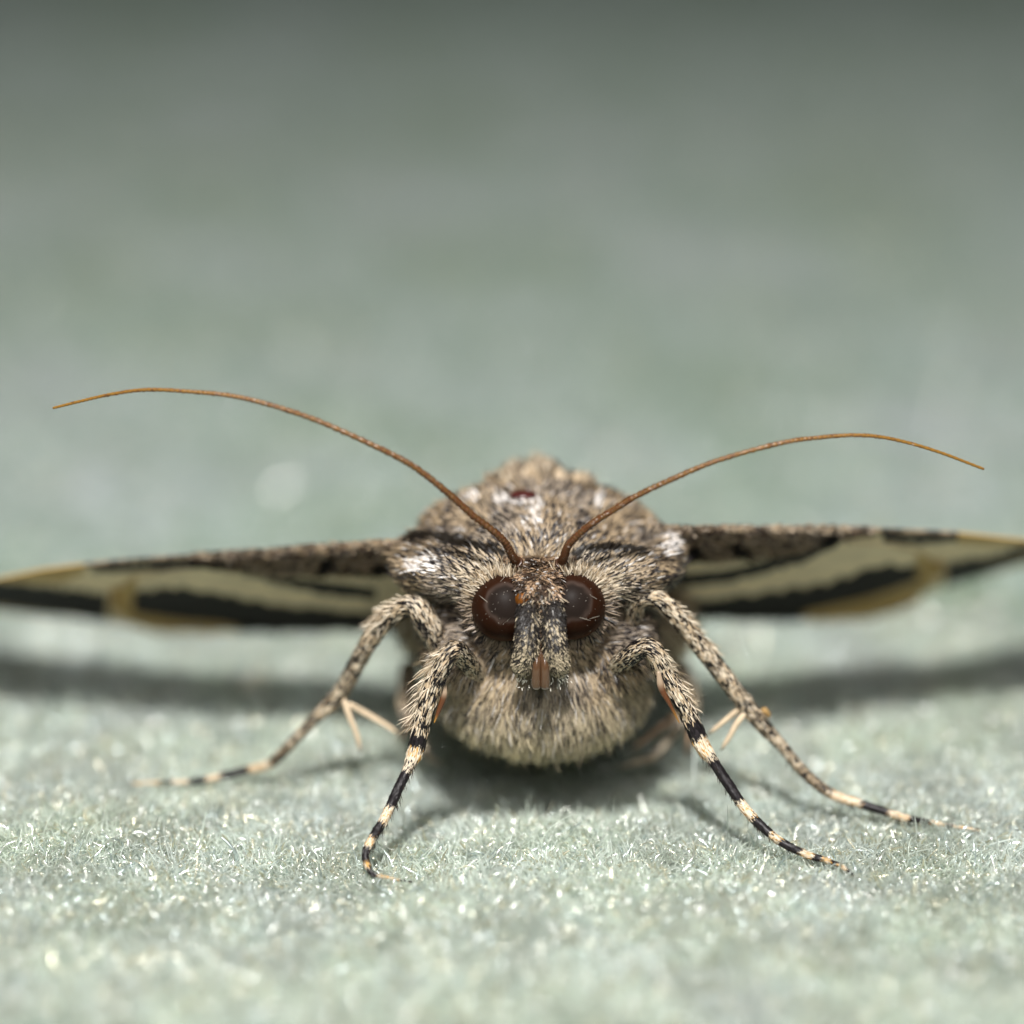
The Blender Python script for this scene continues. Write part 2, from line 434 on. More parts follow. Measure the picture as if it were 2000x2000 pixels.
HEAD = np.array([0.54, 0.5, 4.45])
def body_fur(n, ymax, wfun, longer=1.0):
    p, nn = sample_body(n, ymax, wfun)
    # keep hairs off the eyes, the bare orange spot and the maroon spot
    ok = np.ones(n, bool)
    for c, r, s in EYES:
        ok &= np.linalg.norm(p - c, axis=1) > r * 1.0
    px, py = proj(p)
    ok &= ~((np.hypot((px - 1022) / 15, (py - 1171) / 15) < 1) & (p[:, 1] < 1.2))
    ok &= ~((np.hypot((px - 1022) / 22, (py - 966) / 11) < 1) & (p[:, 1] < 4.5))
    p, nn, px, py = p[ok], nn[ok], px[ok], py[ok]; n = len(p)
    front = p[:, 1] < 4.0
    low = sstep(4.3, 3.0, p[:, 2])                   # 1 on the chest
    frons = (np.abs(px - 1053) < 66) & (py > 1088) & (py < 1235) & (p[:, 1] < 1.0)
    v = p - HEAD
    g = np.stack([v[:, 0], 0.30 * v[:, 1] + 0.35, v[:, 2]], -1)
    g = nrm(g)
    g[:, 0] += (0.15 * np.sign(v[:, 0])) * (1 - low)
    g[:, 2] -= 0.45 * low
    g[:, 0] *= 1 - 0.25 * low
    g[:, 0] -= 0.35 * low * np.clip((0.56 - p[:, 0]) * -1.0, -1, 1) * (np.abs(p[:, 0] - .56) < 1.0)
    fr = np.stack([rng.normal(0, .7, n) + 0.5 * np.sign(px - 1053), -0.4 * np.ones(n), rng.normal(-0.5, .6, n)], -1)
    g[frons] = fr[frons]
    under = sstep(-0.25, -0.8, nn[:, 2]); g[:, 1] += 1.6 * under
    g += (np.stack([noise(p, 2.2, 1), noise(p, 2.2, 2), noise(p, 2.2, 3)], -1) - .5) * 0.6
    g += rng.normal(0, 0.10, (n, 3)) + rng.normal(0, 0.08, (n, 3)) * low[:, None]
    tg = nrm(g - nn * (g * nn).sum(1, keepdims=True))
    lift = rng.normal(0.28, 0.11, n)
    lift *= 1 - 0.6 * under
    lift[frons] += 0.35
    d = tg * np.cos(lift)[:, None] + nn * np.sin(lift)[:, None]
    L = rng.lognormal(0, 0.22, n) * (0.245 + 0.14 * low) * longer
    L[frons] *= 0.55
    Wd = rng.uniform(0.7, 1.3, n) * (0.026 - 0.010 * low) * (1 + 0.5 * (p[:, 1] > 3.6))
    # colours
    u = rng.uniform(0, 1, n); mix = noise(p, 3.0, 11)[:, None]
    base = TAN * mix + TAN2 * (1 - mix)
    base = base * rng.uniform(0.75, 1.2, n)[:, None]
    gm_ = (0.65 * sstep(.5, .75, noise(p, 1.6, 131)))[:, None]; base = base * (1 - gm_) + np.array([0.30, 0.255, 0.21]) * gm_
    belly = sstep(3.6, 1.8, p[:, 2])[:, None]
    base = base * (1 - belly) + (np.where(rng.uniform(0, 1, (n, 1)) < 0.18, np.array([0.36, 0.30, 0.215]), np.array([0.62, 0.53, 0.36])) * (rng.uniform(0.72, 1.15, n) * (0.75 + 0.5 * noise(p, 3.2, 91)))[:, None]) * belly
    # greyish cheeks
    ck = np.exp(-(((px - 1225) / 55) ** 2 + ((py - 1185) / 65) ** 2)) + np.exp(-(((px - 885) / 38) ** 2 + ((py - 1200) / 65) ** 2))
    ck = np.clip(ck, 0, 1)[:, None] * (p[:, 1] < 2.5)[:, None]
    base = base * (1 - 0.75 * ck) + np.array([0.20, 0.165, 0.135]) * 0.75 * ck
    # pale lashes round the upper eye
    for c, r, s in EYES:
        de = np.linalg.norm(p - c, axis=1) - r
        k = (np.exp(-(de / 0.35) ** 2) * (p[:, 2] > c[2] + 0.1) * (u < 0.75) * ~frons)[:, None]
        base = base * (1 - k) + CREAM * 1.1 * k
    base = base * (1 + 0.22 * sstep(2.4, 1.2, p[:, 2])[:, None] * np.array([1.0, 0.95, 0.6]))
    wh = (u > 0.93)
    base[wh] = WHITE * 0.85
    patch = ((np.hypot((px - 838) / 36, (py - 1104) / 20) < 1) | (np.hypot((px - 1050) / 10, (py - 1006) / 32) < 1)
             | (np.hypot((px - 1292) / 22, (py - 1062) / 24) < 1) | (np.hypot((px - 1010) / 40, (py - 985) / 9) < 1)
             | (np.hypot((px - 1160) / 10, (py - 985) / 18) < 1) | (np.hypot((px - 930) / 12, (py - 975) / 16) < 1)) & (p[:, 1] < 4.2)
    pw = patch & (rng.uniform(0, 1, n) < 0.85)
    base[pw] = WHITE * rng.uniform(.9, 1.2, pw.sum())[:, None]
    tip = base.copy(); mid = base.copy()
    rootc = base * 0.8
    # black dashes
    cl = 0.6 * noise(p, 7.5, 21) + 0.4 * noise(p, 2.2, 22)
    prob = (0.24 + 0.75 * sstep(0.46, 0.68, cl)) * (1 - 0.55 * belly[:, 0])
    prob += 0.30 * np.exp(-((py - 1003) / 8) ** 2) * (np.abs(px - 1050) < 120)
    prob += 0.30 * ((px > 1080) & (px < 1140) & (py < 975) & (py > 940))
    prob[pw] *= 0.12
    bk = rng.uniform(0, 1, n) < prob
    tip[bk] = BLACK * rng.uniform(.7, 2.2, bk.sum())[:, None]; 
    half = bk & (rng.uniform(0, 1, n) < 0.45); mid[half] = tip[half]
    Wd = Wd * np.where(bk, 1.0 + 0.5 * (1 - low), 1.0)
    # crease shadow and black edges of the collar lobes, painted into the hairs
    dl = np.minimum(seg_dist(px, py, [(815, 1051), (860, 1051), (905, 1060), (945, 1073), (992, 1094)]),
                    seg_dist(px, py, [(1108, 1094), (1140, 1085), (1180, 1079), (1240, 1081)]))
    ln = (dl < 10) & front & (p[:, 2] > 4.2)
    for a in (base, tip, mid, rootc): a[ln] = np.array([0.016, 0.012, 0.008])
    # frons colours
    fi = np.where(frons)[0]
    r = rng.uniform(0, 1, len(fi))[:, None]; nf = noise(p[fi], 5, 51)[:, None]
    dark = np.where(nf > 0.52, BROWN * 0.7, np.array([0.40, 0.27, 0.17]))
    cc = np.where(r < 0.78, dark, np.where(r < 0.93, BROWN, WHITE * .75))
    rootc[fi] = cc * .8; mid[fi] = cc; tip[fi] = cc
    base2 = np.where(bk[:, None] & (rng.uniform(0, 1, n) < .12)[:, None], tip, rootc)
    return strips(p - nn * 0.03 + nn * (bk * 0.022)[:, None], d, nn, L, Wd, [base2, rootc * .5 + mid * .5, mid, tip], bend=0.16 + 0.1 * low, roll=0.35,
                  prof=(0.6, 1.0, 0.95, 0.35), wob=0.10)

fur = Bag()
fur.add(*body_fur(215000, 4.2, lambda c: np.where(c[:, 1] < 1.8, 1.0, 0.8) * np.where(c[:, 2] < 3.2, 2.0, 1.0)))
fur.add(*body_fur(22000, 7.0, lambda c: (c[:, 1] > 3.9) * 1.0, 1.25))
fur.add(*body_fur(4000, 14.0, lambda c: (c[:, 1] > 6.9) * 1.0, 1.6))
# stray long hairs on the lower chest and flanks
p, nn = sample_body(40, 3.0, lambda c: (c[:, 2] < 3.0) * 1.0)
g = nrm(np.stack([(p[:, 0] - .55) * .35, -0.25 + 0 * p[:, 0], -1.0 + 0 * p[:, 0]], -1) + rng.normal(0, .35, p.shape))
cc = np.tile(np.array([0.60, 0.49, 0.31]), (len(p), 1))
fur.add(*strips(p, nrm(g + nn * .6), nn, rng.uniform(.3, .6, len(p)), 0.010, [cc] * 5, bend=0.3, wob=.25, prof=(1, 1, .8, .3)))
for c, r, s in EYES:
    m = 800
    a = rng.uniform(-0.62 * np.pi, 0.70 * np.pi, m)            # 0 = outward, +pi/2 = up
    ring = np.stack([np.cos(a) * s, 0 * a, np.sin(a)], -1)
    root = c + ring * (r * rng.uniform(0.93, 1.04, m))[:, None] + np.array([0, 1, 0]) * rng.uniform(-.06, .3, m)[:, None]
    g = nrm(ring + np.array([0, .15, 0]) + rng.normal(0, .22, (m, 3)))
    up = sstep(-.1, .7, np.sin(a))[:, None]
    cc = np.where(rng.uniform(0, 1, (m, 1)) < .25, BLACK * 2, np.array([.23, .175, .125])) * (1 - up) + np.where(rng.uniform(0, 1, (m, 1)) < .5, CREAM, TAN) * rng.uniform(.7, 1.05, (m, 1)) * up
    tp = np.where(rng.uniform(0, 1, (m, 1)) < .22, BLACK, cc)
    fur.add(*strips(root, g, np.tile(nrm(np.array([0, -.9, .3])), (m, 1)), rng.uniform(.12, .32, m), .022, [cc * .7, cc, cc, tp], bend=.1, rise=.25, roll=.4, wob=.1))
p, nn = sample_body(9000, 6.0, lambda c: ((c[:, 1] > 2.9) & (c[:, 2] > 5.2)) * 1.0)
px, py = proj(p); k = (py < 950) & (noise(p, 2.6, 101) > .42) & ~((np.abs(px - 1022) < 30) & (np.abs(py - 962) < 24)); p, nn = p[k], nn[k]; m = len(p)
g = nrm(nn * .8 + np.array([0, .45, .35]) + rng.normal(0, .22, (m, 3)) + (np.stack([noise(p, 3, 1), noise(p, 3, 2), noise(p, 3, 3)], -1) - .5) * 1.2)
cc = np.where(rng.uniform(0, 1, (m, 1)) < .75, TAN * 1.05, CREAM); tp = np.where((noise(p, 6, 111) + rng.normal(0, .1, m) > .50)[:, None], BLACK, cc)
fur.add(*strips(p, g, nn, rng.uniform(.14, .32, m), .04, [cc * .7, cc, tp * .5 + cc * .5, tp], bend=.1, wob=.12, roll=.8, prof=(.5, 1, 1, .6)))
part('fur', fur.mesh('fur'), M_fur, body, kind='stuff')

# bare spots
def blob(c, r, rot=0.0, sub=3):
    bm = bmesh.new()
    bmesh.ops.create_icosphere(bm, subdivisions=sub, radius=1.0, matrix=Matrix.Translation(c) @ Matrix.Rotation(rot, 4, 'X') @ Matrix.Diagonal((*r, 1)))
    for f in bm.faces: f.smooth = True
    me = bpy.data.meshes.new('blob'); bm.to_mesh(me); bm.free(); return me
part('bare_forehead', blob(P(1022, 1171, -0.34), (0.17, 0.17, 0.17)), M_amber, body)
part('bare_back_spot', blob(P(1022, 967, 2.55), (0.28, 0.22, 0.09)), M_maroon, body)

for c, r, s in EYES:
    bm = bmesh.new(); bmesh.ops.create_icosphere(bm, subdivisions=6, radius=1.0)
    me = bpy.data.meshes.new('eye'); bm.to_mesh(me); bm.free()
    v = np.empty(len(me.vertices) * 3, np.float32); me.vertices.foreach_get('co', v); v = nrm(v.reshape(-1, 3).astype(float))
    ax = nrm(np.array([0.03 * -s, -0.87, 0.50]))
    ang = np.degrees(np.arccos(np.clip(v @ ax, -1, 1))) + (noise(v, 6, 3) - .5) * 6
    rim = np.array([0.021, 0.0075, 0.0035]); core = np.array([0.015, 0.0105, 0.0085]); ring = np.array([0.060, 0.040, 0.032])  # soft grey reflection painted into the colour as a disc with a ring
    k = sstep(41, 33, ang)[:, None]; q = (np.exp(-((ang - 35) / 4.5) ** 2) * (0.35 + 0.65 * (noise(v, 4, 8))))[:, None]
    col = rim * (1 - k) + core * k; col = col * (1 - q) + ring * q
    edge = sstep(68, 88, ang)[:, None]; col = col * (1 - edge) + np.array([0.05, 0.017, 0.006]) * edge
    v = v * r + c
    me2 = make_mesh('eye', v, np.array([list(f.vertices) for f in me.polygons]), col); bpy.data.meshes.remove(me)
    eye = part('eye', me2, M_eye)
    b2 = Bag()
    dv = nrm(rng.normal(0, 1, (300, 3)) + np.array([0.9 * s, -1.2, 0.2])); dv = dv[dv[:, 1] < -0.1][:38]
    pr = c + dv * (r + 0.004); tg = nrm(np.cross(dv, rng.normal(0, 1, dv.shape)))
    cl = np.tile(np.array([.34, .3, .25]), (len(dv), 1))
    b2.add(*strips(pr, tg, dv, rng.uniform(.010, .022, len(dv)), 0.010, [cl, cl, cl], rise=.4, roll=.3))
    pr = c + dv[:3] * (r + .01); tg = nrm(np.cross(dv[:3], rng.normal(0, 1, (3, 3))))
    b2.add(*strips(pr, tg, dv[:3], 0.22, 0.012, [cl[:3] * .8] * 4, rise=.1))
    part('dust', b2.mesh('dust'), M_scale, eye, kind='stuff')

# --- antennae
def antenna(pix, r0, r1, seed):
    pts = np.array([P(x, y, Yv) for x, y, Yv in pix])
    path, u = catmull(pts, 420)
    t = np.linspace(0, 1, len(path))
    rad = r0 + (r1 - r0) * t ** 0.8
    rad = rad * (1 + 0.13 * np.sin(t * 2 * np.pi * 105))           # joints
    rad[:7] *= 1.45
    V, Fs = tube(path, rad, 10)
    nv = len(path) * 10
    tt = np.repeat(t, 10); tt = np.concatenate([tt, [0, 1]])
    col = np.array([0.055, 0.022, 0.010]) * (1 - tt[:, None]) + np.array([0.27, 0.13, 0.018]) * tt[:, None]
    jt = 0.5 + 0.5 * np.sin(tt * 2 * np.pi * 105)
    col = col * (0.75 + 0.35 * jt[:, None])
    a = part('antenna', make_mesh('antenna', V, Fs, col), M_cuticle)
    # pale scales along the upper two thirds
    T, A, B = frames(path)
    m = 1500; i = (rng.beta(1, 2.2, m) * 400).astype(int) + 8; i = np.minimum(i, 418)
    th = rng.uniform(0, 2 * np.pi, m)[:, None]
    n_ = A[i] * np.cos(th) + B[i] * np.sin(th)
    q = rng.uniform(0, 1, m)[:, None]
    c = np.where(q < .05, np.array([.40, .31, .26]), np.array([.13, .05, .022]))
    b3 = Bag(); b3.add(*strips(path[i] + n_ * rad[i][:, None], T[i], n_, 0.05, 0.026, [c, c, c], rise=.12, roll=.2))
    part('scales', b3.mesh('scales'), M_scale, a, kind='stuff')
antenna([(1010, 1100, 0.25), (1000, 1085, 0.1), (979, 1051, -0.05), (924, 1007, -.15), (870, 959, -.2), (808, 911, -.2), (740, 875, -.15), (621, 822, 0), (518, 788, .1), (445, 772, .25), (373, 765, .4),
         (290, 761, .6), (223, 769, .8), (160, 783, 1.0), (104, 797, 1.2)], 0.082, 0.026, 1)
antenna([(1096, 1102, 0.25), (1102, 1087, 0.1), (1112, 1062, 0), (1150, 1027, -.1), (1192, 1000, -.15), (1235, 973, -.2), (1310, 937, -.2), (1400, 900, -.1), (1518, 867, .05), (1595, 855, .2),
         (1673, 850, .35), (1740, 857, .5), (1828, 881, .7), (1921, 916, 1.0)], 0.082, 0.028, 2)

# --- palps and proboscis
for s in (-1, 1):
    cx = 1056
    pts = [P(cx + s * 26, 1155, 0.10), P(cx + s * 25, 1188, -0.42), P(cx + s * 26, 1235, -0.62), P(cx + s * 28, 1268, -0.66), P(cx + s * 34, 1293, -0.58), P(cx + s * 38, 1312, -0.42)]
    path, u = catmull(pts, 60)
    rad = np.interp(np.linspace(0, 1, 60), [0, .2, .5, .8, .93, 1], [.15, .205, .215, .195, .125, .05])
    V, Fs = tube(path, rad, 18, 0.85)
    col = np.tile(np.array([0.045, 0.037, 0.03]), (len(V), 1))
    pal = part('palp', make_mesh('palp', V, Fs, col), M_cuticle)
    T, A, B = frames(path)
    m = 6500; i = rng.integers(0, 60, m); th = rng.uniform(0, 2 * np.pi, m)[:, None]
    n_ = nrm(A[i] * np.cos(th) + B[i] * np.sin(th))
    root = path[i] + A[i] * np.cos(th) * rad[i][:, None] + B[i] * np.sin(th) * rad[i][:, None] * .85
    px, py = proj(root)
    out = (px - cx) * s
    g = T[i] + np.stack([s * (0.6 - 0.025 * (30 - out)), 0 * out, 0 * out], -1) * .7 + rng.normal(0, .22, (m, 3))
    d = nrm(g - n_ * (g * n_).sum(1, keepdims=True) + n_ * 0.25)
    f = sstep(1215, 1300, py) + 0.22 * np.exp(-((px - cx) / 10) ** 2)
    pale = rng.uniform(0, 1, m) < np.clip(0.08 + 0.62 * f + 0.7 * (noise(root, 7, 5) - .5), 0, .9)
    c = np.where(pale[:, None], np.array([0.47, 0.39, 0.27]) * rng.uniform(.7, 1.3, m)[:, None], np.array([0.030, 0.026, 0.024]))
    b3 = Bag(); b3.add(*strips(root, d, n_, rng.uniform(.06, .13, m), .024, [c * .8, c, c], rise=.1, roll=.35, prof=(.6, 1, .6)))
    # white tips on the lower edge
    m2 = 45; q = P(cx + s * (36 + rng.normal(0, 8, m2)), 1320 + rng.normal(0, 9, m2) + 8 * (rng.uniform(0, 1, m2) > .6), -0.45 + rng.uniform(-.1, .1, m2))
    dd = nrm(rng.normal(0, .5, (m2, 3)) + np.array([s * .3, -.3, -1])); w = np.tile(np.array([.82, .78, .68]), (m2, 1))
    b3.add(*strips(q, dd, nrm(rng.normal(0, .4, (m2, 3)) + np.array([0, -1, .3])), .06, .020, [w, w, w]))
    part('scales', b3.mesh('scales'), M_scale, pal, kind='stuff')
# small dark forehead peak where the palps meet
vv = []; 
m = 900
q = P(1056 + rng.normal(0, 15, m), 1172 + rng.normal(0, 15, m), 0.0) ; q[:, 1] = -0.42 + rng.uniform(-.12, .2, m)
dd = nrm(rng.normal(0, .5, (m, 3)) + np.stack([(q[:, 0] - .56) * 2.0, -0.7 + 0 * q[:, 0], -0.5 + 0 * q[:, 0]], -1))
cq = np.where(rng.uniform(0, 1, (m, 1)) < .75, np.array([.035, .030, .026]), np.array([.34, .27, .19]))
b3 = Bag(); b3.add(*strips(q, dd, np.tile([0, -.9, .4], (m, 1)), rng.uniform(.1, .2, m), .03, [cq, cq, cq], roll=.6, bend=.2))
part('forehead_tuft', b3.mesh('forehead_tuft'), M_scale, body, kind='stuff')
bq = Bag()
for s in (-1, 1):
    pts = [P(1056 + s * 3, 1240, -0.3), P(1056 + s * 6, 1272, -0.58), P(1056 + s * 8.2, 1300, -0.72), P(1056 + s * 8.5, 1325, -0.74), P(1056 + s * 8.5, 1343, -0.70)]
    path, u = catmull(pts, 40); rad = np.interp(np.linspace(0, 1, 40), [0, .4, .75, .93, 1], [.05, .085, .092, .10, .075])
    V, Fs = tube(path, rad, 16)
    tt = np.concatenate([np.repeat(np.linspace(0, 1, 40), 16), [0, 1]])[:, None]
    e = sstep(.93, 1, tt)
    col = np.array([0.085, 0.042, 0.02]) * (1 - e) + np.array([.42, .32, .28]) * e
    tri = Fs[1]; Fq = np.vstack([Fs[0], np.hstack([tri, tri[:, 2:]])])
    bq.add(V, Fq, col)
Vp = np.concatenate(bq.v); Fp = np.concatenate(bq.f); Cp = np.concatenate(bq.c)
istri = Fp[:, 2] == Fp[:, 3]
part('proboscis', make_mesh('proboscis', Vp, [Fp[~istri], Fp[istri][:, :3]], Cp), M_prob)

# --- legs
def leg(ctrl, bands, seed, shag=None, spurs=(), blade=None, speck=0.43, n_scales=6500, spines=None):
    pts = []
    for c in ctrl:
        pts.append(P(c[0], c[1], c[2]) if c[2] is not None else Pz(c[0], c[1], c[3]))
    pts = np.array(pts); r = np.array([c[-1] for c in ctrl])
    path, u = catmull(np.hstack([pts, r[:, None]]), 26 * len(ctrl))
    rad = np.maximum(path[:, 3] * 0.92, 0.015); path = path[:, :3]
    V, Fs = tube(path, rad, 14)
    def colour(uu, pos, scale):
        n = len(uu)
        sp = 0.45 * noise(pos, 18, 60 + seed) + 0.25 * noise(pos, 6, 80 + seed) + 0.15 + rng.normal(0, .13, n)
        c = np.where((rng.uniform(0, 1, n) < 0.5)[:, None], TAN * 1.08, CREAM)
        c = c * rng.uniform(.8, 1.15, n)[:, None]
        c[sp > 0.515] = BLACK
        uj = uu + rng.normal(0, 0.05, n)
        for a, b_, k in bands:
            m = (uj > a) & (uj < b_)
            if k == 'k': c[m] = BLACK * rng.uniform(.7, 2.5, m.sum())[:, None]
            elif k == 'p': c[m] = np.where((rng.uniform(0, 1, m.sum()) < .22)[:, None], ORANGE, CREAM * rng.uniform(.95, 1.3, m.sum())[:, None])
            elif k == 'o': c[m] = np.where((rng.uniform(0, 1, m.sum()) < .55)[:, None], ORANGE, CREAM)
            elif k == 's': c[m] = np.where((rng.uniform(0, 1, m.sum()) < .25)[:, None], BLACK, CREAM)
            elif k == 'd': c[m] = np.where((rng.uniform(0, 1, m.sum()) < .6)[:, None], BLACK, TAN)
        return c
    uv = np.concatenate([np.repeat(u, 14), [0, len(ctrl) - 1]])
    o = part('leg', make_mesh('leg', V, Fs, colour(uv, V, 1) * 0.8), M_scale)
    T, A, B = frames(path)
    w = np.clip(rad, .03, 1); i = rng.choice(len(path), n_scales, p=w / w.sum())
    th = rng.uniform(0, 2 * np.pi, n_scales)[:, None]
    n_ = A[i] * np.cos(th) + B[i] * np.sin(th)
    root = path[i] + n_ * rad[i][:, None]
    d = nrm(T[i] + n_ * rng.normal(.11, .06, n_scales)[:, None] + rng.normal(0, .08, (n_scales, 3)))
    c = colour(u[i], root, 1)
    Ls = rng.uniform(.7, 1.3, n_scales) * np.clip(rad[i] * 0.72, .08, .135)
    bg = Bag(); bg.add(*strips(root, d, n_, Ls, np.clip(rad[i] * .15, .014, .030), [c * .85, c, c, c], bend=.15, roll=.3, prof=(.6, 1, .85, .25)))
    if shag:
        for (u0, u1, side, cnt, ln) in shag:
            ii = np.where((u > u0) & (u < u1))[0]; i = rng.choice(ii, cnt)
            th = rng.normal(0 if side > 0 else np.pi, .55, cnt)[:, None]
            n_ = A[i] * np.cos(th) + B[i] * np.sin(th); root = path[i] + n_ * rad[i][:, None] * .95
            d = nrm(T[i] * .8 + n_ * rng.uniform(.45, .9, cnt)[:, None] + rng.normal(0, .12, (cnt, 3)))
            c = np.where((rng.uniform(0, 1, cnt) < .7)[:, None], CREAM * 1.05, TAN); tp = np.where((rng.uniform(0, 1, cnt) < .3)[:, None], BLACK, c)
            bg.add(*strips(root, d, n_, rng.uniform(.5, 1.2, cnt) * ln * .85, .016, [c * .8, c, c, tp], bend=.2, wob=.12))
    if spines:
        u0, u1, side, cnt = spines
        ii = np.where((u > u0) & (u < u1))[0]; i = rng.choice(ii, cnt)
        th = rng.normal(0 if side > 0 else np.pi, .7, cnt)[:, None]
        n_ = A[i] * np.cos(th) + B[i] * np.sin(th); root = path[i] + n_ * rad[i][:, None] * .9
        d = nrm(T[i] + n_ * rng.uniform(.5, 1.1, cnt)[:, None])
        c = np.tile(np.array([.03, .018, .012]), (cnt, 1))
        bg.add(*strips(root, d, n_, rng.uniform(.10, .20, cnt), .022, [c, c, c], prof=(1, .7, .15)))
    part('scales', bg.mesh('scales'), M_scale, o, kind='stuff')
    for sp in spurs:
        q = np.array([P(*x[:3]) for x in sp[0]]); pp, uu = catmull(q, 24)
        rr = np.interp(np.linspace(0, 1, 24), [0, .2, .8, 1], [sp[1] * .8, sp[1], sp[1] * .75, .012])
        V, Fs = tube(pp, rr, 10); tt = np.concatenate([np.repeat(np.linspace(0, 1, 24), 10), [0, 1]])[:, None]
        col = np.array(sp[2]) * (1 - sstep(.85, 1, tt)) + np.array([.07, .04, .02]) * sstep(.85, 1, tt)
        col = col * (0.8 + .4 * noise(V, 12, seed)[:, None])
        so = part('spur', make_mesh('spur', V, Fs, col), M_scale, o)
    if blade:
        q = np.array([P(*x) for x in blade]); pp, uu = catmull(q, 30)
        rr = np.interp(np.linspace(0, 1, 30), [0, .25, .7, 1], [.04, .07, .04, .010])
        V, Fs = tube(pp, rr, 10, .6); tt = np.concatenate([np.repeat(np.linspace(0, 1, 30), 10), [0, 1]])[:, None]
        col = np.array([.34, .25, .17]) * (1 - sstep(.15, .4, tt)) + np.array([.10, .035, .012]) * sstep(.15, .4, tt)
        col = col * (1 - sstep(.7, 1, tt)) + np.array([.32, .16, .03]) * sstep(.7, 1, tt)
        part('epiphysis', make_mesh('epiphysis', V, Fs, col), M_cuticle, o, label='glossy amber blade inside the shin')
    # two claws at the end of the foot
    bg = Bag()
    e = path[-1]; t = T[-1]
    for s in (-1, 1):
        q = np.array([e - t * .04, e + t * .06 + A[-1] * .04 * s, e + t * .1 + A[-1] * .06 * s - np.array([0, 0, .05])])
        pp, uu = catmull(q, 8); V, Fs = tube(pp, np.linspace(.014, .004, 8), 6, 1, False)
        bg.add(V, Fs[0], np.tile(np.array([.03, .015, .01]), (len(V), 1)))
    part('claws', bg.mesh('claws'), M_cuticle, o)
    return o

SPUR = (.66, .52, .36)
leg([(935, 1325, .6, .20), (908, 1288, -.15, .21), (884, 1272, -.55, .20), (853, 1322, -.6, .215), (829, 1393, -.7, .195), (812, 1465, -.85, .165),
     (798, 1498, -1.0, .108), (776, 1545, -1.25, .105), (751, 1599, -1.55, .10), (725, 1641, -1.9, .09), (714, 1672, -2.1, .072), (726, 1704, -2.3, .055),
     (762, 1715, -2.4, .03), (800, 1722, -2.45, .018)],
    [(4.45, 4.85, 'k'), (4.85, 5.3, 'p'), (5.3, 6.2, 's'), (6.2, 7.55, 'k'), (7.55, 8.15, 'p'), (8.15, 8.85, 'k'), (8.85, 9.3, 'p'), (9.3, 10.3, 'k'), (10.3, 10.6, 'o'),
     (10.6, 11.3, 'k'), (11.3, 12.4, 'o'), (12.4, 14, 'k')], 1, shag=[(2.2, 4.3, -1, 190, .5)],
    blade=[(868, 1338, -.62), (866, 1362, -.66), (856, 1390, -.7), (848, 1412, -.75)], spines=(5.4, 9.6, 1, 90))
leg([(1190, 1312, .6, .20), (1225, 1285, -.1, .21), (1268, 1266, -.45, .20), (1300, 1318, -.5, .205), (1335, 1375, -.6, .19), (1371, 1455, -.75, .165),
     (1391, 1484, -.85, .115), (1420, 1528, -1.05, .11), (1460, 1585, -1.35, .105), (1515, 1637, -1.75, .09), (1568, 1666, -2.0, .08), (1610, 1679, None, .22, .062),
     (1643, 1692, None, .18, .045), (1662, 1704, None, .13, .02)],
    [(4.35, 4.75, 'k'), (4.75, 5.4, 'p'), (5.4, 5.9, 's'), (6.0, 7.65, 'k'), (7.65, 8.2, 'p'), (8.2, 8.85, 'k'), (8.85, 9.15, 'p'), (9.15, 9.9, 'k'), (9.9, 10.35, 'p'),
     (10.35, 10.8, 'k'), (10.8, 11.3, 'o'), (11.3, 11.7, 'k'), (11.7, 12.3, 'p'), (12.3, 14, 'k')], 2, shag=[(2.3, 4.2, 1, 130, .36)],
    blade=[(1286, 1312, -.66), (1292, 1345, -.72), (1308, 1375, -.76), (1327, 1412, -.8)], spines=(5.4, 11.0, -1, 110))
leg([(872, 1292, 1.0, .27), (838, 1226, .7, .27), (808, 1183, .75, .22), (765, 1203, .95, .20), (728, 1243, 1.1, .195), (700, 1290, 1.25, .185), (676, 1335, 1.4, .18), (649, 1372, 1.5, .185),
     (617, 1402, 1.55, .13), (580, 1440, 1.6, .12), (530, 1490, 1.7, .11), (486, 1503, None, .42, .09), (432, 1516, None, .33, .08), (380, 1526, None, .25, .062), (320, 1528, None, .2, .045), (258, 1531, None, .15, .022)],
    [(9.3, 10.0, 'd'), (10.0, 10.9, 'p'), (10.95, 12, 'k'), (12, 12.5, 'p'), (12.5, 13.2, 'k'), (13.2, 13.7, 'p'), (13.7, 14.1, 'k'), (14.1, 15, 'p')], 3,
    shag=[(2.3, 3.8, -1, 150, .38)], spurs=[([(672, 1368, 1.35), (683, 1400, 1.25), (697, 1435, 1.2), (704, 1470, 1.2)], .066, SPUR), ([(682, 1375, 1.45), (715, 1394, 1.5), (750, 1414, 1.5), (783, 1436, 1.5)], .07, SPUR)])
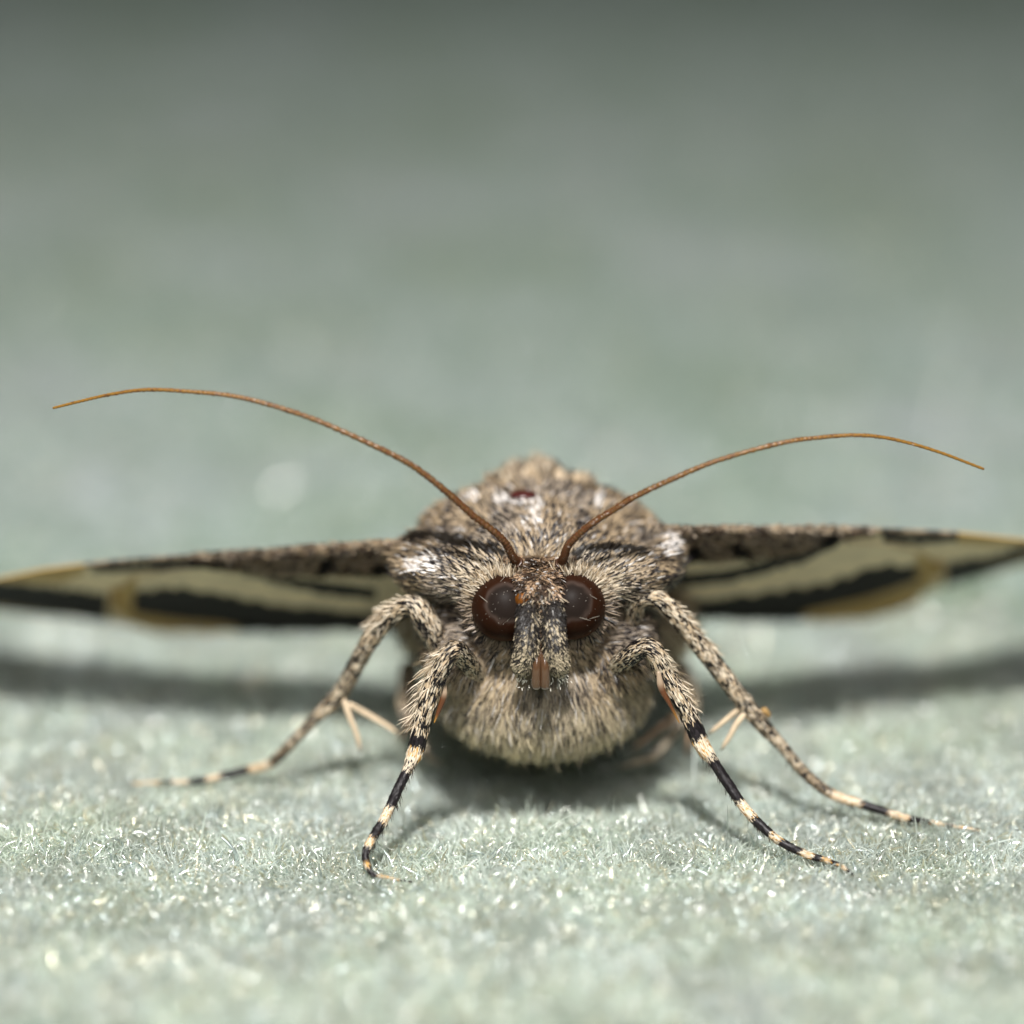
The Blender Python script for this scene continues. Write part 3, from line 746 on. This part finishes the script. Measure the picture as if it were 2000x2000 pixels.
leg([(1232, 1225, 1.2, .25), (1243, 1172, .75, .22), (1282, 1170, .7, .20), (1325, 1208, .7, .20), (1365, 1258, .7, .195), (1408, 1312, .65, .19), (1450, 1368, .6, .185), (1480, 1406, .55, .165),
     (1527, 1457, .45, .128), (1574, 1512, .3, .118), (1625, 1551, .1, .11), (1672, 1567, 0, .10), (1735, 1587, None, .36, .082), (1772, 1598, None, .3, .07), (1815, 1606, None, .22, .058), (1860, 1613, None, .18, .04), (1905, 1621, None, .15, .018)],
    [(8.7, 9.9, 'd'), (9.9, 11.15, 'p'), (11.15, 12, 'k'), (12, 13, 'p'), (13, 14, 'k'), (14, 14.7, 'p'), (14.7, 15, 'k'), (15, 16, 'p')], 4,
    shag=[(2.5, 4.6, 1, 130, .3)], spurs=[([(1452, 1380, .55), (1432, 1394, .6), (1408, 1414, .62), (1383, 1434, .65)], .064, SPUR), ([(1458, 1390, .5), (1440, 1412, .45), (1424, 1440, .42), (1408, 1466, .42)], .066, SPUR),
           ([(1490, 1385, .7), (1498, 1393, .72), (1503, 1402, .74)], .075, (.40, .25, .10))], spines=(8.2, 14, -1, 110))
# hind legs in the shade under the abdomen
leg([(1325, 1300, 5.2, .24), (1345, 1345, 4.4, .2), (1352, 1378, 3.7, .17), (1335, 1405, 3.5, .13), (1310, 1440, 3.2, .11), (1276, 1478, 2.6, .09), (1240, 1490, None, .25, .06), (1215, 1496, None, .15, .03)],
    [(4, 5, 's')], 5, spurs=[([(1330, 1390, 3.0), (1300, 1412, 2.8), (1265, 1440, 2.6), (1232, 1466, 2.5)], .06, (.42, .26, .16)), ([(1352, 1420, 3.6), (1346, 1450, 3.3), (1342, 1485, 3.0)], .05, (.42, .26, .16))], n_scales=1500)
leg([(800, 1305, 5.2, .24), (795, 1345, 4.4, .2), (790, 1380, 3.8, .17), (800, 1405, 3.6, .13), (815, 1430, 3.2, .11), (828, 1462, 2.6, .09), (840, 1482, None, .25, .06), (856, 1490, None, .15, .03)],
    [(4, 5, 's')], 6, spurs=[([(800, 1402, 3.4), (790, 1425, 3.2), (778, 1450, 3.0)], .055, (.42, .26, .16))], n_scales=1500)

# --- wings (undersides face the camera)
CRM = np.array([0.80, 0.665, 0.44]); WBLK = np.array([0.012, 0.010, 0.008]); WTAN = np.array([0.50, 0.34, 0.13]); WBRN = np.array([0.09, 0.06, 0.04])
def ip(x, tab):
    t = sorted(tab); return np.interp(x, [a for a, _ in t], [b_ for _, b_ in t])
LEFT = dict(root=800, tip=-150, sgn=-1,
    top=[(830, 1052), (770, 1058), (600, 1070), (455, 1081), (331, 1089), (207, 1099), (83, 1114), (0, 1132), (-80, 1150), (-150, 1172)],
    spk=[(830, 1122), (770, 1124), (600, 1126), (497, 1120), (422, 1110), (390, 1102), (331, 1097), (207, 1103), (83, 1116), (-150, 1173)],
    fbot=[(830, 1215), (600, 1215), (300, 1222), (215, 1217), (124, 1207), (0, 1195), (-80, 1185), (-150, 1176)],
    htop=[(830, 1118), (600, 1118), (480, 1110), (400, 1110), (330, 1118), (262, 1130), (236, 1150)],
    hbot=[(830, 1224), (683, 1224), (538, 1226), (414, 1226), (330, 1225), (290, 1221), (262, 1212), (236, 1190)], hend=236)
RIGHTW = dict(root=1290, tip=2150, sgn=1,
    top=[(1260, 1030), (1312, 1032), (1448, 1032), (1614, 1032), (1738, 1036), (1863, 1042), (2000, 1057), (2080, 1070), (2150, 1086)],
    spk=[(1260, 1104), (1320, 1100), (1448, 1094), (1531, 1086), (1593, 1069), (1635, 1055), (1680, 1046), (1738, 1046), (1863, 1049), (2150, 1087)],
    fbot=[(1260, 1190), (1600, 1190), (1780, 1162), (1846, 1146), (1925, 1125), (2000, 1102), (2080, 1094), (2150, 1089)],
    htop=[(1260, 1096), (1448, 1088), (1560, 1074), (1640, 1060), (1720, 1064), (1790, 1078), (1822, 1098)],
    hbot=[(1260, 1196), (1353, 1199), (1490, 1204), (1614, 1202), (1697, 1199), (1745, 1186), (1780, 1170), (1806, 1148), (1822, 1120)], hend=1822)

def wing_depth(w, px, t):
    s = np.abs(px - w['root']) / 900.0
    return 2.0 + 2.7 * s + 4.1 * t

def fore(w):
    nS, nT = 300, 44
    pxs = np.linspace(w['root'] - w['sgn'] * 25, w['tip'], nS)
    PX, TT = np.meshgrid(pxs, np.linspace(0, 1, nT), indexing='ij')
    top = ip(PX, w['top']); bot = np.maximum(ip(PX, w['fbot']), top + 1.5); spk = ip(PX, w['spk'])
    PY = top + (bot - top) * TT
    Yd = wing_depth(w, PX, TT)
    # the costa is a thick rounded edge
    q = np.clip((PY - top) / np.maximum(spk - top, 4), 0, 1)
    Yd = Yd - 0.20 * np.sqrt(np.clip(1 - (2 * q - 1) ** 2, 0, 1)) * np.clip((spk - top) / 60, 0, 1)
    Yd = Yd + 0.03 * np.sin(TT * 30 + PX * .004)
    V = P(PX, PY, Yd).reshape(-1, 3)
    px = PX.ravel(); py = PY.ravel(); tt = TT.ravel()
    jit = (fbm(np.stack([px, py, 0 * px], -1), .09, 2, 3) - .5) * 18 + rng.normal(0, 3, len(px))
    L = w['sgn'] < 0
    ax = px if L else None
    nz = 0.55 * fbm(V, 12, 5, 3) + 0.45 * fbm(V, 3.5, 6, 2)
    spx = np.where(nz > .53, 1, 0)[:, None]
    sc_ = np.where(nz[:, None] > .57, BROWN * .4, np.where(nz[:, None] > .51, BROWN * 1.6, np.array([.38, .28, .175])))
    col = np.tile(CRM, (len(px), 1))
    z = py < ip(px, w['spk']) + jit * .15
    col[z] = sc_[z]
    if L:
        k = sstep(165, 200, px + jit) * sstep(430, 400, px) * (np.abs(py - ip(px, [(150, 1112), (300, 1108), (420, 1098)])) < 8 + jit * .2)
        blk = (px < 212 + jit * .5) & (py > ip(px, [(-150, 1160), (0, 1138), (100, 1146), (212, 1160)]) + jit * .6) & (py < ip(px, [(-150, 1175), (0, 1186), (60, 1196), (212, 1215)]))
        tn = (px < 165) & (py < ip(px, [(-150, 1170), (0, 1136), (120, 1138), (165, 1120)]))
        tb = (px < 120) & (py >= ip(px, [(-150, 1175), (0, 1184), (60, 1196), (120, 1206)]))
        blot = (np.hypot((px - 752) / 22, (py - 1112) / 15) < 1) | (np.hypot((px - 640 + (py - 1110) * .5) / 16, (py - 1108) / 24) < 1) | (np.hypot((px - 445) / 26, (py - 1101) / 9) < 1)
    else:
        k = (px > 1725) * (px < 1870) * (np.abs(py - ip(px, [(1725, 1050), (1800, 1056), (1870, 1050)])) < 8 + jit * .2)
        blk = (px > 1846 + jit * .5) & (py > ip(px, [(1846, 1100), (1925, 1088), (2000, 1064), (2150, 1084)]) + jit * .6) & (py < ip(px, [(1846, 1150), (1900, 1132), (2000, 1088), (2150, 1088)]))
        tn = (px > 1870) & (py < ip(px, [(1870, 1062), (1940, 1066), (2000, 1064), (2150, 1086)]))
        tb = (px > 1880) & (py >= ip(px, [(1880, 1134), (1900, 1130), (2000, 1086), (2150, 1088)]))
        blot = (np.hypot((px - 1342) / 18, (py - 1080) / 16) < 1) | (np.hypot((px - 1440 - (py - 1075) * .6) / 16, (py - 1075) / 22) < 1) | (np.hypot((px - 1615) / 24, (py - 1055) / 14) < 1)
    col[tn] = WTAN; col[tb] = WTAN * .9
    col[blk] = WBLK; col[(k > .5)] = WBLK * 1.5; col[blot] = WBLK
    idx = np.arange(nS * nT).reshape(nS, nT)
    F = np.stack([idx[:-1, :-1], idx[1:, :-1], idx[1:, 1:], idx[:-1, 1:]], -1).reshape(-1, 4)
    if not L: F = F[:, ::-1]
    o = part('forewing', make_mesh('forewing', V, F, col), M_wing)
    sd = o.modifiers.new('thickness', 'SOLIDIFY'); sd.thickness = 0.05; sd.offset = -1
    # scales on the costa
    vi = np.where((py < ip(px, w['spk']) - 1) & ((px > 380) if L else (px < 1700)))[0]
    i = rng.choice(vi, 12000)
    root = V[i] + rng.normal(0, .02, (len(i), 3)); n_ = np.tile(nrm(np.array([0, -.85, .35])), (len(i), 1))
    d = nrm(np.stack([np.full(len(i), w['sgn'] * .9), np.full(len(i), -.25), rng.normal(0, .25, len(i)) + (0.2 * (tt[i] < .06))], -1) + rng.normal(0, .15, (len(i), 3)))
    c = np.where(rng.uniform(0, 1, (len(i), 1)) < .34, np.array([.42, .34, .25]), np.where(rng.uniform(0, 1, (len(i), 1)) < .42, BROWN * .5, col[i])) * rng.uniform(.7, 1.3, len(i))[:, None]
    bl = col[i].sum(1) < .06; c[bl] = WBLK
    bg = Bag(); bg.add(*strips(root, d, n_, rng.uniform(.08, .17, len(i)), .03, [c * .8, c, c], rise=.12, roll=.3, prof=(.6, 1, .5)))
    part('scales', bg.mesh('scales'), M_scale, o, kind='stuff')

def hind(w):
    nS, nT = 260, 60
    pxs = np.linspace(w['root'] - w['sgn'] * 25, w['hend'], nS)
    PX, TT = np.meshgrid(pxs, np.linspace(0, 1, nT), indexing='ij')
    top = ip(PX, w['htop']); bot = ip(PX, w['hbot']) + 1.3 * np.sin(PX / 12.0)
    PY = top + (bot - top) * TT
    ft = ip(PX, w['top']); fb = ip(PX, w['fbot'])
    tf = np.clip((PY - ft) / np.maximum(fb - ft, 5), 0, 1.15)
    Yd = wing_depth(w, PX, tf) - 0.20 + 0.035 * np.sin(tf * 26 + PX * .006) + 0.25 * np.clip(TT - .8, 0, 1)
    V = P(PX, PY, Yd).reshape(-1, 3)
    px = PX.ravel(); py = PY.ravel()
    jit = (fbm(np.stack([px, py, 0 * px], -1), .10, 12, 3) - .5) * 24 + 3 * np.sin(px / 7.5) + rng.normal(0, 3, len(px))
    L = w['sgn'] < 0
    col = CRM * (0.85 + .3 * fbm(V, 3, 4, 2)[:, None])
    if L:
        up = (px > 470) & (px < 735) & (py > ip(px, [(470, 1122), (600, 1132), (690, 1142), (735, 1150)])) & (py < ip(px, [(470, 1124), (560, 1145), (650, 1166), (735, 1172)]) + jit * .4)
        lo = (px > 262 + jit) & (py > ip(px, [(240, 1160), (330, 1146), (420, 1158), (520, 1178), (620, 1188), (700, 1196)]) + jit * .5) & (py < ip(px, [(250, 1196), (350, 1212), (440, 1221), (520, 1240), (700, 1240)]))
        fr = (px < 268 + jit * .3) | (py > ip(px, [(240, 1186), (350, 1212), (440, 1221), (520, 1240)]))
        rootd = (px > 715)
    else:
        up = (px < 1635) & (px > 1325) & (py > ip(px, [(1325, 1122), (1420, 1113), (1500, 1094), (1635, 1058)])) & (py < ip(px, [(1325, 1148), (1420, 1138), (1500, 1119), (1580, 1094), (1635, 1066)]) + jit * .4)
        lo = (px < 1796 + jit) & (py > ip(px, [(1340, 1174), (1430, 1165), (1490, 1157), (1614, 1137), (1697, 1110), (1740, 1102), (1800, 1106)]) + jit * .5) & (py < ip(px, [(1340, 1240), (1530, 1240), (1573, 1196), (1697, 1168), (1792, 1136)]))
        fr = (px > 1790 + jit * .3) | (py > ip(px, [(1530, 1240), (1573, 1196), (1697, 1168), (1792, 1138), (1822, 1100)]))
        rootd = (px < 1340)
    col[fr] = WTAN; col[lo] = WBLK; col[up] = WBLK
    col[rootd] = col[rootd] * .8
    idx = np.arange(nS * nT).reshape(nS, nT)
    F = np.stack([idx[:-1, :-1], idx[1:, :-1], idx[1:, 1:], idx[:-1, 1:]], -1).reshape(-1, 4)
    if not L: F = F[:, ::-1]
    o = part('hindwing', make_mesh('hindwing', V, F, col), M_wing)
    sd = o.modifiers.new('thickness', 'SOLIDIFY'); sd.thickness = 0.04; sd.offset = -1
    # fringe of hair-scales round the margin
    Vg = V.reshape(nS, nT, 3); Cg = col.reshape(nS, nT, 3)
    m = 2600; i = rng.integers(0, nS, m); root = Vg[i, -1]
    d = nrm(np.stack([np.full(m, .15 * w['sgn']), np.full(m, .55), np.full(m, -.5)], -1) + rng.normal(0, .12, (m, 3)))
    c = Cg[i, -1] * rng.uniform(.8, 1.25, m)[:, None]
    bg = Bag(); bg.add(*strips(root, d, np.tile([0, -.8, -.5], (m, 1)), rng.uniform(.15, .3, m), .035, [c, c, c]))
    e = rng.integers(0, nT, 500); root = Vg[-1, e]; c = Cg[-1, e]
    d = nrm(np.array([w['sgn'], .1, -.1]) + rng.normal(0, .12, (500, 3)))
    bg.add(*strips(root, d, np.tile([0, -1, 0], (500, 1)), rng.uniform(.12, .25, 500), .035, [c, c, c]))
    part('fringe', bg.mesh('fringe'), M_scale, o, kind='stuff')

for w in (LEFT, RIGHTW):
    fore(w); hind(w)
